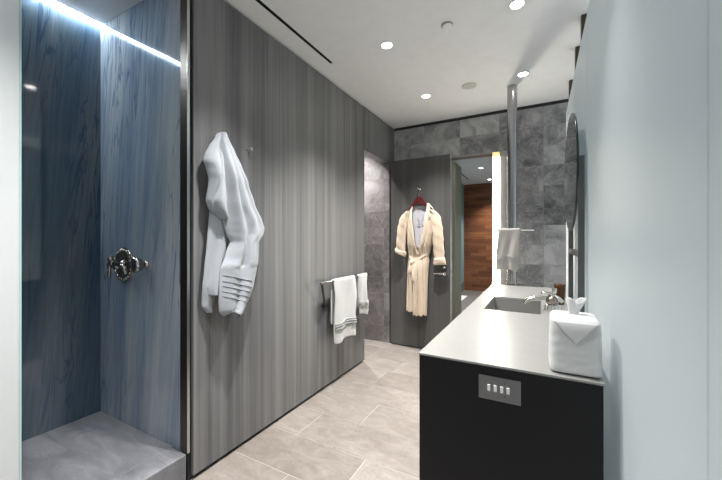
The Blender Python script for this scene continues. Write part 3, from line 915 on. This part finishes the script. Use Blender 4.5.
hd.tube([(FX, FY - .005, CZ + .088), (FX + .03, FY - .02, CZ + .076), (FX + .048, FY - .03, CZ + .058)], [.012, .011, .010], 12)
hd.build('lever', M['chrome'], fc)
tm = MB().lathe([(.001, 0), (.024, 0), (.026, .004), (.031, .105), (.032, .125), (.029, .125), (.028, .105), (.023, .012), (.001, .010)], (.112, 2.40, CZ), n=32)
tag(tm.build('tumbler', M['amber'], origin=(.112, 2.40, CZ)), 'amber brown glass tumbler standing behind the faucet', 'tumbler')

# wrapped tissue box
tb = thing('tissue_box', (.094, 1.225, CZ), 'white cloth-wrapped tissue box on the near corner of the counter', 'tissue box')
BX0, BX1, BY0, BY1, BH = .029, .159, 1.150, 1.300, .165
rings = []
for k in range(19):
    q = k / 18
    if q < .80:
        zz = BH * q / .80; s = 1.0; rnd_ = 0
    else:
        w = (q - .80) / .20; zz = BH + .004 * sin(w * pi * .5); s = 1 - .97 * w
    ring = []
    cx, cy = (BX0 + BX1) / 2, (BY0 + BY1) / 2
    hx, hy = (BX1 - BX0) / 2, (BY1 - BY0) / 2
    for i in range(56):
        a = 2 * pi * (i + .5) / 56
        c_, s_ = cos(a), sin(a); p = 9
        rr = 1 / (abs(c_) ** p + abs(s_) ** p) ** (1 / p)
        z2 = zz
        cre = .0022 * sin(zz * 260 + 1.6 * sin(a * 2 + 1) + 5 * noise.noise(Vector((c_ * 1.5, s_ * 1.5, zz * 9)))) * (1 if q < .8 else 0) * max(0, 1 - zz / BH * .6)
        taper = 1.04 - .05 * min(1, zz / BH)
        shrink = 1 if q < .76 or q >= .8 else .985
        ring.append((cx + hx * rr * c_ * s * taper * shrink + cre * c_, cy + hy * rr * s_ * s * taper * shrink + cre * s_, CZ + z2 + (.002 * noise.noise(Vector((c_ * 3, s_ * 3, 2))) if q > .1 else 0)))
    rings.append(ring)
MB().rings(rings).build('cover', M['cover'], tb, sub=1)
fv = [(BX0 + .006, BY0 + .004, CZ + BH + .006), (BX1 - .004, BY0 + .004, CZ + BH + .006)]
def foldflap(u, v):
    # a pointed cloth corner folded down over the front face
    half = .5 * (1 - v)
    x = BX0 + .008 + (BX1 - BX0 - .012) * (.48 + (u - .5) * 2 * half)
    return (x, BY0 - .0055 - .0015 * sin(v * 3) + .004 * (1 - v) ** 6, CZ + BH - .006 - .062 * v)
MB().grid(foldflap, 12, 14).build('folded_corner', M['cover'], tb, solid=.004, offset=0)
def tuft(u, v):
    a = 2 * pi * u
    r = (.009 + .009 * v ** 1.3) * (1 + .30 * sin(a * 2 + 2 * v) + .14 * sin(a * 5 + 1))
    return (.092 + .008 * v + r * cos(a) * 1.15, 1.222 + r * sin(a) * .8 + .004 * v, CZ + BH - .002 + .050 * v + .008 * v * sin(a * 2 + .6))
MB().grid(tuft, 28, 10).build('tissue', M['tissue'], tb, solid=.0012)

# switch plate on the end of the vanity
PXa, PXb, PZa, PZb = -.174, -.050, .7375, .8125
sw = thing('switch_plate', ((PXa + PXb) / 2, CY0, PZa), 'brushed steel plate with four white buttons on the vanity end', 'switch')
MB().box((PXa, CY0 - .004, PZa), (PXb, CY0, PZb)).build('plate', M['plate_steel'], sw, .0012)
for x in (-.1425, -.1235, -.1045, -.0860):
    MB().box((x - .0045, CY0 - .0075, .7665), (x + .0045, CY0 - .003, .7865)).build('button', M['white_plastic'], sw, .001)
for z in (.756, .797):
    MB().lathe([(.001, 0), (.0022, 0), (.001, .001)], (-.0955, CY0 - .004, z), (0, -1, 0), 10).build('screw', M['shadow_gap'], sw)

# mirror on an H frame standing on the counter
mr = thing('mirror', (.165, 2.2, CZ), 'round frameless mirror seen edge-on, on two metal uprights above the counter', 'mirror')
for y in (1.90, 2.49):
    MB().box((.1635, y - .012, CZ + .0005), (.190, y + .012, 1.655)).build('upright', M['upright'], mr, .002)
MB().box((.168, 1.912, 1.165), (.188, 2.478, 1.195)).build('crossbar', M['upright'], mr, .002)
MR = .325; MC = Vector((.1505, 2.205, 1.625)); nrm = Vector((-1, -.021, 0)).normalized()
MB().lathe([(.001, 0), (MR - .003, 0)], MC, nrm, 72).build('mirror_glass', M['mirror'], mr)
MB().lathe([(MR - .003, 0), (MR, -.002), (MR, -.010), (.001, -.010)], MC, nrm, 72).build('glass_edge', M['mirror_edge'], mr)

# ---- ceiling fittings
def spot(parent, z, w):
    ld = bpy.data.lights.new('downlight_beam', 'SPOT')
    ld.energy = w; ld.color = LAMP_COLOR; ld.spot_size = radians(94); ld.spot_blend = 1.0; ld.shadow_soft_size = .035
    lo_ = bpy.data.objects.new('lamp_beam', ld)
    lo_.location = (0, 0, z); lo_.parent = parent; COL.objects.link(lo_)
    return lo_


dl = thing('downlight', (-.950, 2.142, H), 'recessed ceiling light beside the black slot, nearest to it', 'ceiling light', 'recessed ceiling lights')
MB().lathe([(.036, 0), (.043, -.001), (.045, -.004), (.036, -.004)], (-.950, 2.142, H), n=36).build('trim_ring', M['ceiling'], dl)
MB().lathe([(.001, -.002), (.036, -.002), (.036, -.0035), (.001, -.0035)], (-.950, 2.142, H), n=36).build('lens', M['lamp'], dl)
spot(dl, -.012, LAMP_W)
narrow = bpy.data.lights['downlight_beam'].copy()
narrow.energy = LAMP_W * VANITY_LAMP; narrow.spot_size = radians(60)
for x, y, lab in ((-.955, 3.077, 'recessed ceiling light nearest the slate back wall and corner'),
                  (-.115, 2.131, 'recessed ceiling light at the top edge of the photo, right of the smoke detector'),
                  (-.119, 3.053, 'recessed ceiling light right in front of the steel pole top'),
                  (-.950, 1.200, 'recessed ceiling light above the hanging bath towel'),
                  (-.115, 1.200, 'recessed ceiling light above the near end of the vanity'),
                  (-.950, .270, 'recessed ceiling light behind the camera by the shower'),
                  (-2.00, 3.42, 'recessed ceiling light inside the toilet room'),
                  (-.982, 5.70, 'recessed corridor ceiling light nearest the doorway'),
                  (-.982, 6.65, 'recessed corridor ceiling light in the middle'),
                  (-.997, 8.00, 'recessed corridor ceiling light nearest the wood wall')):
    c = copy_thing(dl, (x, y, H), lab)
    if x == -.115 or x == -.119:      # the lamps over the vanity are dimmer, tighter spots
        for ch in bpy.data.objects:
            if ch.parent == c and ch.type == 'LIGHT':
                ch.data = narrow
sd = thing('smoke_detector', (-.521, 2.126, H), 'round smoke detector with grey rim on the ceiling', 'smoke detector')
MB().lathe([(.036, 0), (.036, -.010), (.001, -.010)], (-.521, 2.126, H), n=32).build('rim', M['frame_metal'], sd)
MB().lathe([(.035, -.0105), (.034, -.016), (.028, -.019), (.001, -.020)], (-.521, 2.126, H), n=32).build('cap', M['ceiling'], sd)
sk_ = MB().lathe([(.064, 0), (.064, -.003), (.060, -.004), (.001, -.004)], (-.554, 3.061, H), n=40)
tag(sk_.build('ceiling_speaker', M['speaker'], origin=(-.554, 3.061, H)), 'flat round grey speaker grille on the ceiling near the pole', 'speaker')
for y0, y1, lab in ((SY0, SY1, 'long black slot air diffuser along the veneer wall'), (6.93, 7.83, 'black slot air diffuser in the corridor ceiling')):
    tag(MB().box((SX0, y0, H + .012), (SX1, y1, H + .02)).box((SX0, y0, H - .001), (SX0 + .0015, y1, H + .012)).box((SX1 - .0015, y0, H - .001), (SX1, y1, H + .012)).build('air_diffuser', M['shadow_gap']), lab, 'air vent')

# white mat on the corridor floor
mt = MB().box((-1.60, 6.9, .001), (-1.40, 7.55, .014))
tag(mt.build('floor_mat', M['towel_white'], bevel=.004), 'small white mat on the dark corridor floor by the teal wall', 'mat')
